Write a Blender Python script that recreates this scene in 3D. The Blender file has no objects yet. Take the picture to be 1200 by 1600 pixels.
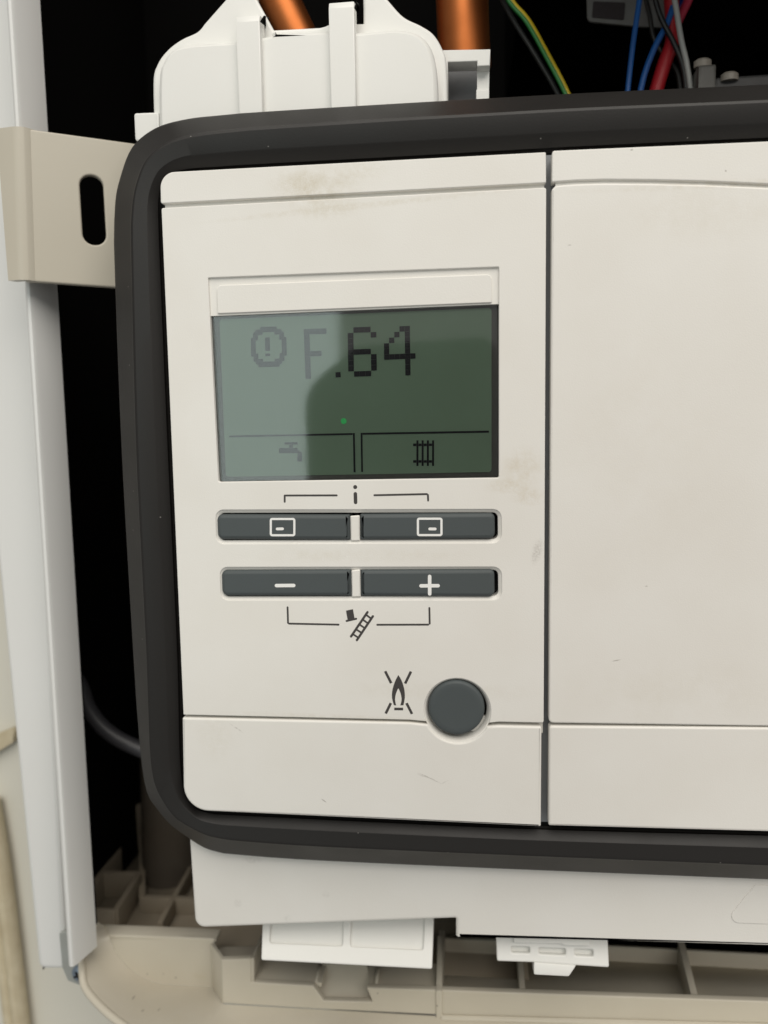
import bpy, bmesh, math, random
from mathutils import Vector, Matrix
random.seed(4)
R = math.radians
scene = bpy.context.scene
COL = scene.collection

# ------------------------------------------------------------------ camera
# world: X right, Y into the wall, Z up; the front face of the control panel is the plane y = 0
FP, DIST = 1200.0, 0.200           # focal length in photo pixels, distance of the lens from the panel
M3 = (Matrix.Rotation(R(6.23), 3, 'Y') @ Matrix.Rotation(R(-5.87), 3, 'X') @ Matrix.Rotation(R(-1.00), 3, 'Z'))
TOW = Matrix(((1, 0, 0), (0, 0, -1), (0, 1, 0)))
MW = TOW @ M3
CAM = Vector((0, -DIST, 0))
cd = bpy.data.cameras.new('camera')
cam = bpy.data.objects.new('camera', cd); COL.objects.link(cam)
cam.matrix_world = Matrix.Translation(CAM) @ MW.to_4x4()
cd.sensor_fit = 'VERTICAL'; cd.sensor_height = 7.6; cd.lens = 5.7
cd.clip_start = 0.005; cd.clip_end = 50
cd.dof.use_dof = True; cd.dof.focus_distance = 0.202; cd.dof.aperture_fstop = 2.0
scene.camera = cam

# ------------------------------------------------------------------ world and lamps
w = bpy.data.worlds.new('World'); scene.world = w; w.use_nodes = True
bg = w.node_tree.nodes['Background']
bg.inputs[0].default_value = (1.0, 0.975, 0.94, 1); bg.inputs[1].default_value = 0.32
def area(name, loc, target, sx, sy, power, color):
    l = bpy.data.lights.new(name, 'AREA'); l.shape = 'RECTANGLE'; l.size = sx; l.size_y = sy
    l.energy = power; l.color = color
    o = bpy.data.objects.new(name, l); COL.objects.link(o); o.location = loc
    o.rotation_euler = (Vector(target) - Vector(loc)).to_track_quat('-Z', 'Y').to_euler()
    return o
area('ceiling_light', (0.50, -1.7, 2.0), (0, 0, 0), 3.0, 2.4, 82, (1.0, 0.948, 0.872))
area('window_light', (-0.45, -1.2, 0.10), (-0.45, 0, 0.10), 0.44, 0.62, 1.48, (0.84, 1.0, 0.97))
scene.view_settings.view_transform = 'Standard'; scene.view_settings.look = 'None'
scene.view_settings.exposure = 0.0; scene.view_settings.gamma = 1.0

# ------------------------------------------------------------------ measuring: photo pixel -> point
def ray(px, py):
    return MW @ Vector(((px - 600) / FP, -(py - 800) / FP, -1.0))
def P(px, py, d=0.0):              # on the plane at depth d behind the panel front
    v = ray(px, py); return CAM + v * ((DIST + d) / v.y)
def PZ(px, py, z):                 # on a horizontal plane
    v = ray(px, py); return CAM + v * (z / v.z)
def PP(px, py, o, n):
    v = ray(px, py); return CAM + v * ((Vector(o) - CAM).dot(n) / v.dot(n))
def S(d=0.0): return (DIST + d) / FP   # metres per photo pixel at depth d

# ------------------------------------------------------------------ geometry helpers
def fillet(pts, r, n=6):
    """round the corners of a closed polyline of 3D points; r is one radius or one per corner"""
    out = []; N = len(pts)
    if not isinstance(r, (list, tuple)): r = [r] * N
    for i in range(N):
        a, b, c = pts[i - 1], pts[i], pts[(i + 1) % N]
        u = (a - b); v = (c - b); lu, lv = u.length, v.length; u.normalize(); v.normalize()
        ang = u.angle(v)
        if r[i] <= 1e-7:
            out += [b.copy() for _ in range(n + 1)] if False else [b.copy()]
            continue
        t = min(r[i] / math.tan(ang / 2), lu * .49, lv * .49)
        p0, p2 = b + u * t, b + v * t
        rr = t * math.tan(ang / 2)
        ctr = b + (u + v).normalized() * (rr / math.sin(ang / 2))
        e0, e2 = p0 - ctr, p2 - ctr
        th = e0.angle(e2)
        for k in range(n + 1):
            f = k / n
            out.append(ctr + (e0 * math.sin((1 - f) * th) + e2 * math.sin(f * th)) / math.sin(th))
    return out
def pts(l, d=0.0): return [P(x, y, d) for x, y in l]
def shape(l, d=0.0, r=0, n=6): # pixel polygon at depth d with corner radii in photo pixels
    s = S(d)
    rr = [q * s for q in r] if isinstance(r, (list, tuple)) else r * s
    return fillet(pts(l, d), rr, n)
def circle(cx, cy, rpx, d=0.0, n=48):
    c = P(cx, cy, d); r = rpx * S(d)
    return [c + Vector((r * math.cos(2 * math.pi * k / n), 0, r * math.sin(2 * math.pi * k / n))) for k in range(n)]
def shift(loop, d): return [Vector((p.x, p.y + d, p.z)) for p in loop]
def inset(loop, a):
    """inset a closed loop lying in a plane y = const by a (metres, positive = smaller)"""
    N = len(loop); area_ = 0
    for i in range(N):
        p, q = loop[i], loop[(i + 1) % N]; area_ += p.x * q.z - q.x * p.z
    sg = 1 if area_ > 0 else -1
    out = []
    for i in range(N):
        p0, p, p1 = loop[i - 1], loop[i], loop[(i + 1) % N]
        def nrm(s, e):
            t = Vector((e.x - s.x, 0, e.z - s.z))
            if t.length < 1e-9: return None
            t.normalize(); return Vector((-t.z, 0, t.x)) * sg
        n0, n1 = nrm(p0, p), nrm(p, p1)
        if n0 is None: n0 = n1
        if n1 is None: n1 = n0
        m = n0 + n1; k = 1 + n0.dot(n1)
        out.append(p + m * (a / max(k, .35)))
    return out
def comp(items, d=0.0, n=6):
    """closed outline from (px, py[, corner radius px]) entries and ready-made runs of points"""
    p_, r_ = [], []
    for it in items:
        if isinstance(it, tuple): p_.append(P(it[0], it[1], d)); r_.append(it[2] * S(d) if len(it) > 2 else 0)
        else: p_ += it; r_ += [0] * len(it)
    return fillet(p_, r_, n)
class MB:
    def __init__(s): s.v = []; s.f = []
    def add(s, v, f):
        o = len(s.v); s.v += [Vector(p) for p in v]; s.f += [[o + i for i in q] for q in f]; return s
    def loft(s, rings, cap0=False, cap1=False, closed=True):
        n = len(rings[0]); v = [p for r_ in rings for p in r_]; f = []
        for j in range(len(rings) - 1):
            for i in range(n if closed else n - 1):
                a, b = j * n + i, j * n + (i + 1) % n
                f.append([a, b, b + n, a + n])
        if cap0: f.append(list(range(n))[::-1])
        if cap1: f.append([(len(rings) - 1) * n + i for i in range(n)])
        return s.add(v, f)
    def box(s, x0, x1, y0, y1, z0, z1):
        v = [(x, y, z) for x in (x0, x1) for y in (y0, y1) for z in (z0, z1)]
        return s.add(v, [[0, 1, 3, 2], [4, 6, 7, 5], [0, 4, 5, 1], [2, 3, 7, 6], [0, 2, 6, 4], [1, 5, 7, 3]])
    def prism(s, loop, vec):
        vec = Vector(vec); return s.loft([loop, [p + vec for p in loop]], True, True)
    def tube(s, path, r, n=12, caps=True):
        rings = []; N = len(path); up = None
        for i, p in enumerate(path):
            t = (path[min(i + 1, N - 1)] - path[max(i - 1, 0)]).normalized()
            if up is None: up = t.orthogonal().normalized()
            up = (up - t * up.dot(t)).normalized(); w_ = t.cross(up)
            rr = r[i] if isinstance(r, (list, tuple)) else r
            rings.append([p + (up * math.cos(2 * math.pi * k / n) + w_ * math.sin(2 * math.pi * k / n)) * rr for k in range(n)])
        return s.loft(rings, caps, caps)
def spline(p, n=8):
    q = [p[0]] + list(p) + [p[-1]]; out = []
    for i in range(1, len(q) - 2):
        a, b, c, d = q[i - 1], q[i], q[i + 1], q[i + 2]
        for k in range(n):
            t = k / n
            out.append(.5 * ((2 * b) + (c - a) * t + (2 * a - 5 * b + 4 * c - d) * t * t + (3 * b - a - 3 * c + d) * t ** 3))
    out.append(p[-1].copy()); return out
def resamp(p, n):
    d_ = [0]
    for a_, b_ in zip(p, p[1:]): d_.append(d_[-1] + (Vector(b_) - Vector(a_)).length)
    out = []
    for k in range(n):
        t = d_[-1] * k / (n - 1); i = 0
        while i < len(d_) - 2 and d_[i + 1] < t: i += 1
        f_ = (t - d_[i]) / max(d_[i + 1] - d_[i], 1e-9)
        out.append(Vector(p[i]).lerp(Vector(p[i + 1]), f_))
    return out
def sm(l): return [(v.x, v.y) for v in spline([Vector((x, y, 0)) for x, y in l], 6)]
def wloc(o):
    l = Vector(o.location)
    while o.parent: o = o.parent; l += o.location
    return l
def link(name, me, mat, parent=None, sharp=35, flatn=None):
    """one mesh object; its origin is moved to the middle of its bounding box"""
    lo = Vector([min(v.co[i] for v in me.vertices) for i in range(3)])
    hi = Vector([max(v.co[i] for v in me.vertices) for i in range(3)])
    c = (lo + hi) / 2
    me.transform(Matrix.Translation(-c))
    me.name = name
    if mat: me.materials.append(mat)
    for p in me.polygons: p.use_smooth = True
    me.set_sharp_from_angle(angle=R(sharp))
    if flatn:
        for p in me.polygons:
            if abs(p.normal.dot(flatn)) > .9999: p.use_smooth = False
    o = bpy.data.objects.new(name, me); COL.objects.link(o)
    if parent: o.parent = parent; o.location = c - wloc(parent)
    else: o.location = c
    return o
def build(name, mb, mat, parent=None, bevel=0, seg=2, sharp=35, weld=True):
    bm = bmesh.new(); vs = [bm.verts.new(p) for p in mb.v]
    for f in mb.f:
        try: bm.faces.new([vs[i] for i in f])
        except ValueError: pass
    if weld: bmesh.ops.remove_doubles(bm, verts=bm.verts, dist=1e-6)
    bmesh.ops.recalc_face_normals(bm, faces=bm.faces)
    if bevel:
        es = [e for e in bm.edges if len(e.link_faces) == 2 and e.calc_face_angle(0) > R(28)]
        bmesh.ops.bevel(bm, geom=es, offset=bevel, segments=seg, profile=.6, affect='EDGES', clamp_overlap=True)
    me = bpy.data.meshes.new(name); bm.to_mesh(me); bm.free()
    return link(name, me, mat, parent, sharp, Vector((0, -1, 0)))
def plate(name, loops, mat, parent=None, thick=.002, bevel=0.0, normal=(0, -1, 0), res=3, sharp=35):
    """flat sheet with real thickness: outer outline first, then holes; `loops` lie on its front face"""
    n = Vector(normal).normalized(); o = loops[0][0].copy()
    u = Vector((0, 0, 1)).cross(n)
    u = u.normalized() if u.length > 1e-4 else Vector((1, 0, 0)); v = n.cross(u)
    cu = bpy.data.curves.new('outline', 'CURVE'); cu.dimensions = '2D'; cu.fill_mode = 'BOTH'
    K = 1000.0                      # work in millimetres so that the fill keeps its precision
    for lp in loops:
        cl = []
        for p in lp:
            q = ((p - o).dot(u) * K, (p - o).dot(v) * K)
            if not cl or (abs(q[0] - cl[-1][0]) + abs(q[1] - cl[-1][1])) > 1e-3: cl.append(q)
        sp = cu.splines.new('POLY'); sp.points.add(len(cl) - 1); sp.use_cyclic_u = True
        for pt, q in zip(sp.points, cl): pt.co = (q[0], q[1], 0, 1)
    cu.bevel_depth = bevel * K; cu.bevel_resolution = res; cu.offset = -bevel * K
    cu.extrude = max(thick / 2 - bevel, 1e-6) * K
    tmp = bpy.data.objects.new('outline', cu); me = bpy.data.meshes.new_from_object(tmp)
    bpy.data.objects.remove(tmp); bpy.data.curves.remove(cu)
    half = thick / 2
    m = Matrix(((u.x, v.x, n.x, 0), (u.y, v.y, n.y, 0), (u.z, v.z, n.z, 0), (0, 0, 0, 1)))
    me.transform(Matrix.Translation(o - n * half) @ m @ Matrix.Scale(1 / K, 4))
    me.materials.clear()
    bm = bmesh.new(); bm.from_mesh(me)
    bmesh.ops.remove_doubles(bm, verts=bm.verts, dist=2e-7)
    bmesh.ops.recalc_face_normals(bm, faces=bm.faces); bm.to_mesh(me); bm.free()
    return link(name, me, mat, parent, sharp, n)
def empty(name, loc, label, cat, group=None, kind=None):
    o = bpy.data.objects.new(name, None); COL.objects.link(o); o.location = loc; o.empty_display_size = .02
    tag(o, label, cat, group, kind); return o
def tag(o, label, cat, group=None, kind=None):
    if label: o['label'] = label
    if cat: o['category'] = cat
    if group: o['group'] = group
    if kind: o['kind'] = kind
    return o

# ------------------------------------------------------------------ materials
def mat(name, col, rough=.5, spec=.5, metal=0, coat=0, grain=0, gscale=2500, mottle=0, mscale=30, stains=(), ref=None, emit=None):
    """stains: (px centre, depth, half length px, half width px, angle deg, colour, strength, noise scale)"""
    m = bpy.data.materials.new(name); m.use_nodes = True; nt = m.node_tree; N, L = nt.nodes, nt.links
    b = N['Principled BSDF']
    b.inputs['Base Color'].default_value = (*col, 1); b.inputs['Roughness'].default_value = rough
    b.inputs['Specular IOR Level'].default_value = spec; b.inputs['Metallic'].default_value = metal
    b.inputs['Coat Weight'].default_value = coat; b.inputs['Coat Roughness'].default_value = .03
    if emit: b.inputs['Emission Color'].default_value = (*emit[0], 1); b.inputs['Emission Strength'].default_value = emit[1]
    tc = N.new('ShaderNodeTexCoord')
    if ref: tc.object = ref
    crd = tc.outputs['Object']
    base = None
    def mix(fac, a, bcol):
        x = N.new('ShaderNodeMix'); x.data_type = 'RGBA'
        L.new(fac, x.inputs[0])
        if a is None: x.inputs[6].default_value = (*col, 1)
        else: L.new(a, x.inputs[6])
        x.inputs[7].default_value = (*bcol, 1); return x.outputs[2]
    if mottle:
        n = N.new('ShaderNodeTexNoise'); n.inputs['Scale'].default_value = mscale; n.inputs['Detail'].default_value = 5
        L.new(crd, n.inputs['Vector'])
        r_ = N.new('ShaderNodeMapRange'); r_.inputs[1].default_value = .35; r_.inputs[2].default_value = .7; r_.inputs[4].default_value = mottle
        L.new(n.outputs['Fac'], r_.inputs[0])
        base = mix(r_.outputs[0], base, tuple(c * k for c, k in zip(col, (.80, .76, .70))))
        rr = N.new('ShaderNodeMapRange'); rr.inputs[3].default_value = rough - .06; rr.inputs[4].default_value = rough + .08
        L.new(n.outputs['Fac'], rr.inputs[0]); L.new(rr.outputs[0], b.inputs['Roughness'])
    for (px, py, d, hl, hw, ang, sc, st, nsc) in stains:
        c = P(px, py, d) - (wloc(ref) if ref else Vector())
        mp = N.new('ShaderNodeMapping'); mp.vector_type = 'TEXTURE'
        mp.inputs['Location'].default_value = c; mp.inputs['Rotation'].default_value = (0, R(ang), 0)
        mp.inputs['Scale'].default_value = (hl * S(d), .02, hw * S(d))
        L.new(crd, mp.inputs['Vector'])
        ln = N.new('ShaderNodeVectorMath'); ln.operation = 'LENGTH'; L.new(mp.outputs[0], ln.inputs[0])
        rg = N.new('ShaderNodeMapRange'); rg.interpolation_type = 'SMOOTHSTEP'
        rg.inputs[1].default_value = 1.0; rg.inputs[2].default_value = .25; rg.inputs[3].default_value = 0; rg.inputs[4].default_value = st
        L.new(ln.outputs['Value'], rg.inputs[0])
        f = rg.outputs[0]
        if nsc:
            n = N.new('ShaderNodeTexNoise'); n.inputs['Scale'].default_value = nsc; n.inputs['Detail'].default_value = 8; n.inputs['Roughness'].default_value = .7
            L.new(crd, n.inputs['Vector'])
            q = N.new('ShaderNodeMapRange'); q.inputs[1].default_value = .38; q.inputs[2].default_value = .68; L.new(n.outputs['Fac'], q.inputs[0])
            mu = N.new('ShaderNodeMath'); mu.operation = 'MULTIPLY'; L.new(f, mu.inputs[0]); L.new(q.outputs[0], mu.inputs[1]); f = mu.outputs[0]
        base = mix(f, base, sc)
    if base is not None: L.new(base, b.inputs['Base Color'])
    if grain:
        n = N.new('ShaderNodeTexNoise'); n.inputs['Scale'].default_value = gscale; n.inputs['Detail'].default_value = 3
        L.new(crd, n.inputs['Vector'])
        bp = N.new('ShaderNodeBump'); bp.inputs['Strength'].default_value = grain; bp.inputs['Distance'].default_value = .0002
        L.new(n.outputs['Fac'], bp.inputs['Height']); L.new(bp.outputs[0], b.inputs['Normal'])
    return m

# ------------------------------------------------------------------ setting: the wall behind
CX = P(640, 780)
panel = empty('control_panel', (CX.x, .03, P(640, 1290).z), 'white boiler control panel with grey-green display, dark grey buttons and black surround', 'control panel')
BRN = (.43, .345, .17); OCH = (.50, .40, .22); DRK = (.20, .17, .14)
plastic = mat('panel_plastic', (.795, .780, .738), .42, .45, grain=.16, gscale=2600, mottle=.17, mscale=42, ref=panel, stains=[
    (490, 292, 0, 88, 44, 0, BRN, .30, 380), (470, 290, 0, 44, 28, 0, BRN, .30, 2600), (510, 326, 0, 70, 22, 0, BRN, .22, 600), (560, 268, 0, 60, 22, 0, BRN, .16, 700),
    (815, 735, 0, 40, 46, 20, OCH, .36, 300), (825, 775, 0, 34, 20, 0, OCH, .30, 700), (785, 760, 0, 34, 14, 0, OCH, .3, 600),
    (839, 862, 0, 10, 26, 15, DRK, .45, 1800), (690, 1080, 0, 200, 20, 0, BRN, .12, 400),
    (560, 322, 0, 300, 7, -3, BRN, .22, 500), (560, 1123, 0, 290, 8, 1.3, BRN, .20, 500), (555, 868, 0, 235, 16, 0, BRN, .12, 350), (1100, 289, 0, 240, 8, 0, BRN, .18, 400), (1100, 330, 0, 160, 60, 0, BRN, .10, 200), (1060, 1080, 0, 220, 70, 0, BRN, .08, 150), (1000, 700, 0, 160, 260, 0, OCH, .06, 90),
    (672, 1216, 0, 26, 1.6, 25, DRK, .7, 1500), (695, 1222, 0, 9, 1.4, -30, DRK, .35, 1500), (660, 1212, 0, 14, 2.4, 20, DRK, .3, 1500),
    (370, 1138, 0, 18, 1.5, 33, DRK, .6, 1200), (506, 1251, 0, 7, 1.3, 35, DRK, .6, 0),
    (963, 1032, 0, 9, 1.3, -12, DRK, .5, 0), (890, 383, 0, 4, 1.2, 0, DRK, .4, 0), (1134, 267, 0, 2, 2, 0, DRK, .5, 0),
    (987, 234, 0, 3, 2, 0, DRK, .5, 0), (1010, 916, 0, 3, 1.5, 0, DRK, .35, 0), (335, 1150, 0, 40, 60, 0, BRN, .10, 600),
    (395, 1342, .013, 22, 9, 0, DRK, .22, 900), (372, 1410, .013, 9, 10, 0, DRK, .25, 1500), (510, 1396, .013, 9, 9, 0, DRK, .18, 900), (450, 1434, .013, 8, 9, 0, DRK, .2, 900)])
white_abs = mat('white_plastic', (.80, .80, .77), .38, .5, grain=.06, gscale=1800, mottle=.08, mscale=40)
tray = empty('drip_tray', P(400, 1580, .03), 'beige moulded plastic tray with ribs and rounded lip under the boiler', 'tray')
beige_abs = mat('beige_plastic', (.585, .545, .455), .42, .5, grain=.06, gscale=1500, mottle=.28, mscale=45, ref=tray, stains=[(x, y, d, r, r, 0, DRK, .8, 0) for x, y, d, r in ((219, 1541, .036, 2.2), (237, 1554, .032, 2.6), (266, 1544, .037, 2.8), (240, 1597, .016, 2.4), (259, 1596, .016, 1.8), (228, 1598, .016, 1.6), (683, 1569, .030, 2.4), (590, 1552, .030, 2.0))] + [(298, 1552, .034, 22, 10, 10, BRN, .25, 900), (240, 1560, .028, 60, 30, 10, BRN, .14, 700), (953, 1522, .05, 5, 3, 20, DRK, .8, 0)])
bracket_mat = mat('bracket_cream', (.51, .475, .395), .36, .5, grain=.05, gscale=1500, mottle=.15, mscale=35)
casing_mat = mat('casing_white_enamel', (.72, .725, .71), .34, .5, grain=.04, gscale=900, mottle=.05)
lining_mat = mat('cavity_shade', (.004, .0038, .0036), .8, .05, mottle=.1)  # near-black colour stands in for the unlit depth of the cavity
rubber = mat('surround_black_plastic', (.0125, .0112, .0102), .48, .40, grain=.12, gscale=2200, mottle=.2, mscale=60, ref=panel, stains=[(x, y, .003, 1.3, 1.1, a, (.5, .48, .45), .5, 0) for x, y, a in ((198, 447, 0), (205, 768, 20), (251, 808, 40), (199, 570, 0), (202, 830, 0), (987, 1342, 0), (1124, 1345, 0), (1076, 213, 0), (845, 216, 0), (560, 1300, 0), (300, 215, 0), (700, 1330, 0), (220, 1000, 0), (420, 230, 0))])
button_mat = mat('button_grey_rubber', (.070, .083, .086), .55, .4, grain=.10, gscale=3200, mottle=.15, mscale=90)
print_dark = mat('printed_dark_grey', (.055, .050, .048), .5, .4)
print_white = mat('printed_white', (.86, .86, .84), .45, .4)
void_mat = mat('gap_black', (.006, .006, .006), .6, .2)
gap_grey = mat('gap_grey_plastic', (.22, .23, .24), .5, .4)
lcd_mat = mat('lcd_film', (.190, .283, .196), .5, .3, mottle=.2, mscale=60)
lcd_edge = mat('lcd_edge', (.085, .085, .076), .5, .3)
lcd_dot = mat('lcd_dot', (.004, .004, .007), .5, .3)
copper = mat('copper', (.42, .135, .042), .46, .5, metal=1, grain=.1, gscale=300, mottle=.8, mscale=90)
def glass_mat():
    m = bpy.data.materials.new('display_glass'); m.use_nodes = True; nt = m.node_tree; N, L = nt.nodes, nt.links
    N.clear(); out = N.new('ShaderNodeOutputMaterial'); mx = N.new('ShaderNodeMixShader')
    fr = N.new('ShaderNodeFresnel'); fr.inputs[0].default_value = 1.6
    tr = N.new('ShaderNodeBsdfTransparent'); gl = N.new('ShaderNodeBsdfGlossy'); gl.inputs['Roughness'].default_value = .055
    L.new(fr.outputs[0], mx.inputs[0]); L.new(tr.outputs[0], mx.inputs[1]); L.new(gl.outputs[0], mx.inputs[2]); L.new(mx.outputs[0], out.inputs[0])
    return m
glass = glass_mat()

wd = .085
q = [P(-700, -900, wd), P(60, -900, wd), P(100, 1500, wd), P(1500, 1760, wd), P(1500, 2300, wd), P(-700, 2300, wd)]
wall = build('wall', MB().prism(q, (0, .01, 0)), mat('wall_cream', (.70, .68, .60), .5, .3, grain=.1, gscale=300), weld=False)
wall['kind'] = 'structure'
# brown-cream trim hanging in front of the wall at the far left, out of focus
trim_mat = mat('trim_brown', (.60, .53, .38), .6, .3, mottle=.8, mscale=120, grain=.3, gscale=500)
tm = MB()
for off, r_ in ((0, .0035), (-16, .0028)):
    tm.tube(spline([P(x + off, y, wd - .004) for x, y in ((-14, 1250), (0, 1330), (12, 1420), (24, 1520), (38, 1640))], 6), r_)
tag(build('wall_cord', tm, trim_mat), 'blurred pale brown cord on the cream wall left of the casing', 'cord')
tag(build('wall_strip', MB().prism(shape([(-60, 1172), (20, 1138), (20, 1160), (-60, 1210)], wd - .004), (0, .0035, 0)), trim_mat),
    'short blurred pale brown slanting strip on the wall at the left edge', 'strip')

# ------------------------------------------------------------------ boiler casing: side flange, lip, lining blackened as shade
casing = empty('boiler_casing', P(95, 1510, .04), 'white enamelled boiler casing side with rounded front lip and inside blackened to stand for shade', 'boiler')
FZ0 = -260
# flat side strip left of the lip
fl = shape([(-118, FZ0), (22, FZ0), (105, 1516), (59, 1516)], .036, [0, 0, 0, 14])
plate('side_strip', [fl], casing_mat, casing, .012, .002, res=4)
# rounded lip, a bar that turns back into the casing
prof = [(0.0, .0340), (0.0, .0262), (.0003, .0248), (.0010, .0236), (.0018, .0231), (.0026, .0232), (.0033, .0241), (.0058, .0335), (.0050, .0342)]
a0, a1 = P(13, 0, .0262), P(109.5, 1500, .0262)
def lip_at(t):                     # straight line through the two measured ends
    return a0 + (a1 - a0) * t
rings = []
for t in [-.85] + [i / 10 for i in range(0, 11)]:
    p = lip_at(t); rings.append([Vector((p.x + dx, dy, p.z + (0 if t < 1 else (dy - .0262) * -.0))) for dx, dy in prof])
build('front_lip', MB().loft(rings, True, True, True), casing_mat, casing, sharp=30)
# lining, its shade put into the colour: left inner wall, back, top, right
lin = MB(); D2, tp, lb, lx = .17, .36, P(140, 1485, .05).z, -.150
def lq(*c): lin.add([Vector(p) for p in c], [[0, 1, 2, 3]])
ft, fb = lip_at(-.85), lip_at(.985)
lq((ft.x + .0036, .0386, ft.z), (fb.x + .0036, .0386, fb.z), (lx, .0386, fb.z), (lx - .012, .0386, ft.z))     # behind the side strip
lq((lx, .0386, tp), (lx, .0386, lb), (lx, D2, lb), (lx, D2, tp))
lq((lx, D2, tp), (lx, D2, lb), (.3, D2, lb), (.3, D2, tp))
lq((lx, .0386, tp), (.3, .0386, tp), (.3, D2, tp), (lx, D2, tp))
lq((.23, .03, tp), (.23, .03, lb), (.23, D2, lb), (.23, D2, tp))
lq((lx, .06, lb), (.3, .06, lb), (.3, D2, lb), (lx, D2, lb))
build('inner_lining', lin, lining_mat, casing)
build('shade_box', MB().box(.018, .225, -.008, D2 - .002, .144, .30), lining_mat, casing, bevel=.002)  # unseen box added to keep the ceiling light off the wires
# zinc foot with screw at the lower end of the lip
zinc = mat('zinc_plate', (.42, .44, .42), .45, .5, metal=.4, mottle=.4, mscale=120)
plate('corner_foot', [shape([(92, 1458), (112, 1455), (133, 1500), (140, 1545), (106, 1533), (97, 1512)], .035, 4)], zinc, casing, .0015, .0003)
sc = MB(); c = P(123, 1523, .0335); sr = .0028
sc.loft([[c + Vector((sr * k * math.cos(a / 16 * 2 * math.pi), dy, sr * k * math.sin(a / 16 * 2 * math.pi))) for a in range(16)] for k, dy in ((1, .0015), (1, .0004), (.8, -.0003), (.45, -.0006))], True, True)
scr = build('screw', sc, mat('screw_blue_zinc', (.25, .31, .38), .3, .5, metal=.8), casing)
for ang in (25, 115):
    s2 = MB(); dx, dz = math.cos(R(ang)) * .0016, math.sin(R(ang)) * .0016; nx, nz = -dz * .22, dx * .22
    s2.prism([c + Vector((a * dx + b_ * nx, -.00064, a * dz + b_ * nz)) for a, b_ in ((-1, -1), (1, -1), (1, 1), (-1, 1))], (0, -.0001 * (1 + ang / 200), 0))
    build('screw_slot', s2, void_mat, scr)

# ------------------------------------------------------------------ beige bracket across the gap
bl, br = P(28, 320, .017), P(230, 330, .034)
bdir = (br - bl); bdir.z = 0
bn = Vector((bdir.y, -bdir.x, 0)).normalized()
if bn.y > 0: bn = -bn
def B(l): return [PP(x, y, bl, bn) for x, y in l]
s = S(.02)
bracket = empty('mounting_bracket', PP(120, 442, bl, bn), 'cream bracket with an upright oblong slot bridging casing lip and panel', 'bracket')
plate('bracket_plate', [fillet(B([(28, 199), (260, 231), (260, 455), (36, 439)]), [.0002, 0, 0, .0012]),
      fillet(B([(123.5, 273), (160.5, 274), (167, 383), (130, 382.5)]), 18 * s, 8)], bracket_mat, bracket, .0022, .0005, normal=bn)
# the flank that turns back to the left
pa, pb = PP(30, 199, bl, bn), PP(38, 438, bl, bn)
fk = MB(); pr = []
for p, tx, bx in ((pa, -40, 0), (pb, -33, 0)):
    row = []
    q_ = p + Vector((.0016, -.00004, 0)) + Vector((bdir.x, bdir.y, 0)).normalized() * 0; row.append(q_.copy())
    for k in range(7):
        a_ = k / 6 * R(30) - math.atan2(bdir.y, bdir.x)
        q_ = q_ + Vector((-math.cos(a_), math.sin(a_), 0)) * .0005; row.append(q_.copy())
    row.append(row[-1] + Vector((-math.cos(R(8)), math.sin(R(8)), 0)) * (.0052 if p is pa else .0030))
    row += [q_ + Vector((.0015, .0022, 0)) for q_ in row[::-1]]
    pr.append(row)
build('bracket_flank', MB().loft(pr, True, True), bracket_mat, bracket, sharp=40)

# ------------------------------------------------------------------ control panel: front plates
T = .0035
LCD = [(325, 434), (779.5, 417), (779.5, 746.5), (341, 753)]
main = shape([(252, 325), (853.5, 293), (849.5, 1129), (758, 1127.5), (668, 1125.5), (286.5, 1117)], 0, [3, 3, 3, 0, 0, 2])
# notch round the round button, cut into the lower edge
def arc(cx, cy, r_, a0_, a1_, n, d=0):
    c_ = P(cx, cy, d); r_ *= S(d)
    return [c_ + Vector((r_ * math.cos(R(a0_ + (a1_ - a0_) * k / n)), 0, r_ * math.sin(R(a0_ + (a1_ - a0_) * k / n)))) for k in range(n + 1)]
BC = (714.5, 1110.5)
RO, RI = 53.5, 47.5
seam_l, seam_r = 201, -21          # where the notch circle meets the seam (degrees)
top_arc = arc(*BC, RO, seam_r, seam_l, 36)
mainl = comp([(252, 325, 3), (853.5, 293, 3), (849.5, 1129.5, 3), (780, 1128), top_arc, (640, 1125), (286.5, 1117, 2)])
SLOT1 = shape([(337, 797), (783, 796), (783.5, 848), (338, 849.5)], 0, 13)
SLOT2 = shape([(343.5, 886.5), (783.5, 886), (784, 937), (345, 937.5)], 0, 13)
lcd_hole = shape(LCD, 0, [1.5, 1.5, 3, 3])
face = plate('face_plate', [mainl, lcd_hole, SLOT1, SLOT2], plastic, panel, T, .00022)
plate('top_strip', [shape([(250, 269.5), (853, 237.5), (853.4, 285.5), (251, 318)], 0, [42, 2, 2, 3], 10)], plastic, panel, T, .00025)
plate('groove_backing', [shape([(258, 312), (850, 280), (850, 300), (258, 332)], .0012)], plastic, panel, .001)
bot_arc = arc(*BC, RO, seam_l + 6, 360 + seam_r - 7, 36)
lowl = comp([(284.5, 1121.5, 3), (640, 1129), bot_arc, (780, 1134), (846.3, 1135.5, 3), (845.3, 1292, 2), (287, 1266, 42)], 0, 10)
plate('lower_strip', [lowl], plastic, panel, T, .0006)
plate('seam_backing', [shape([(292, 1108), (848, 1121), (848, 1145), (292, 1131)], .0026)], plastic, panel, .001)
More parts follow.
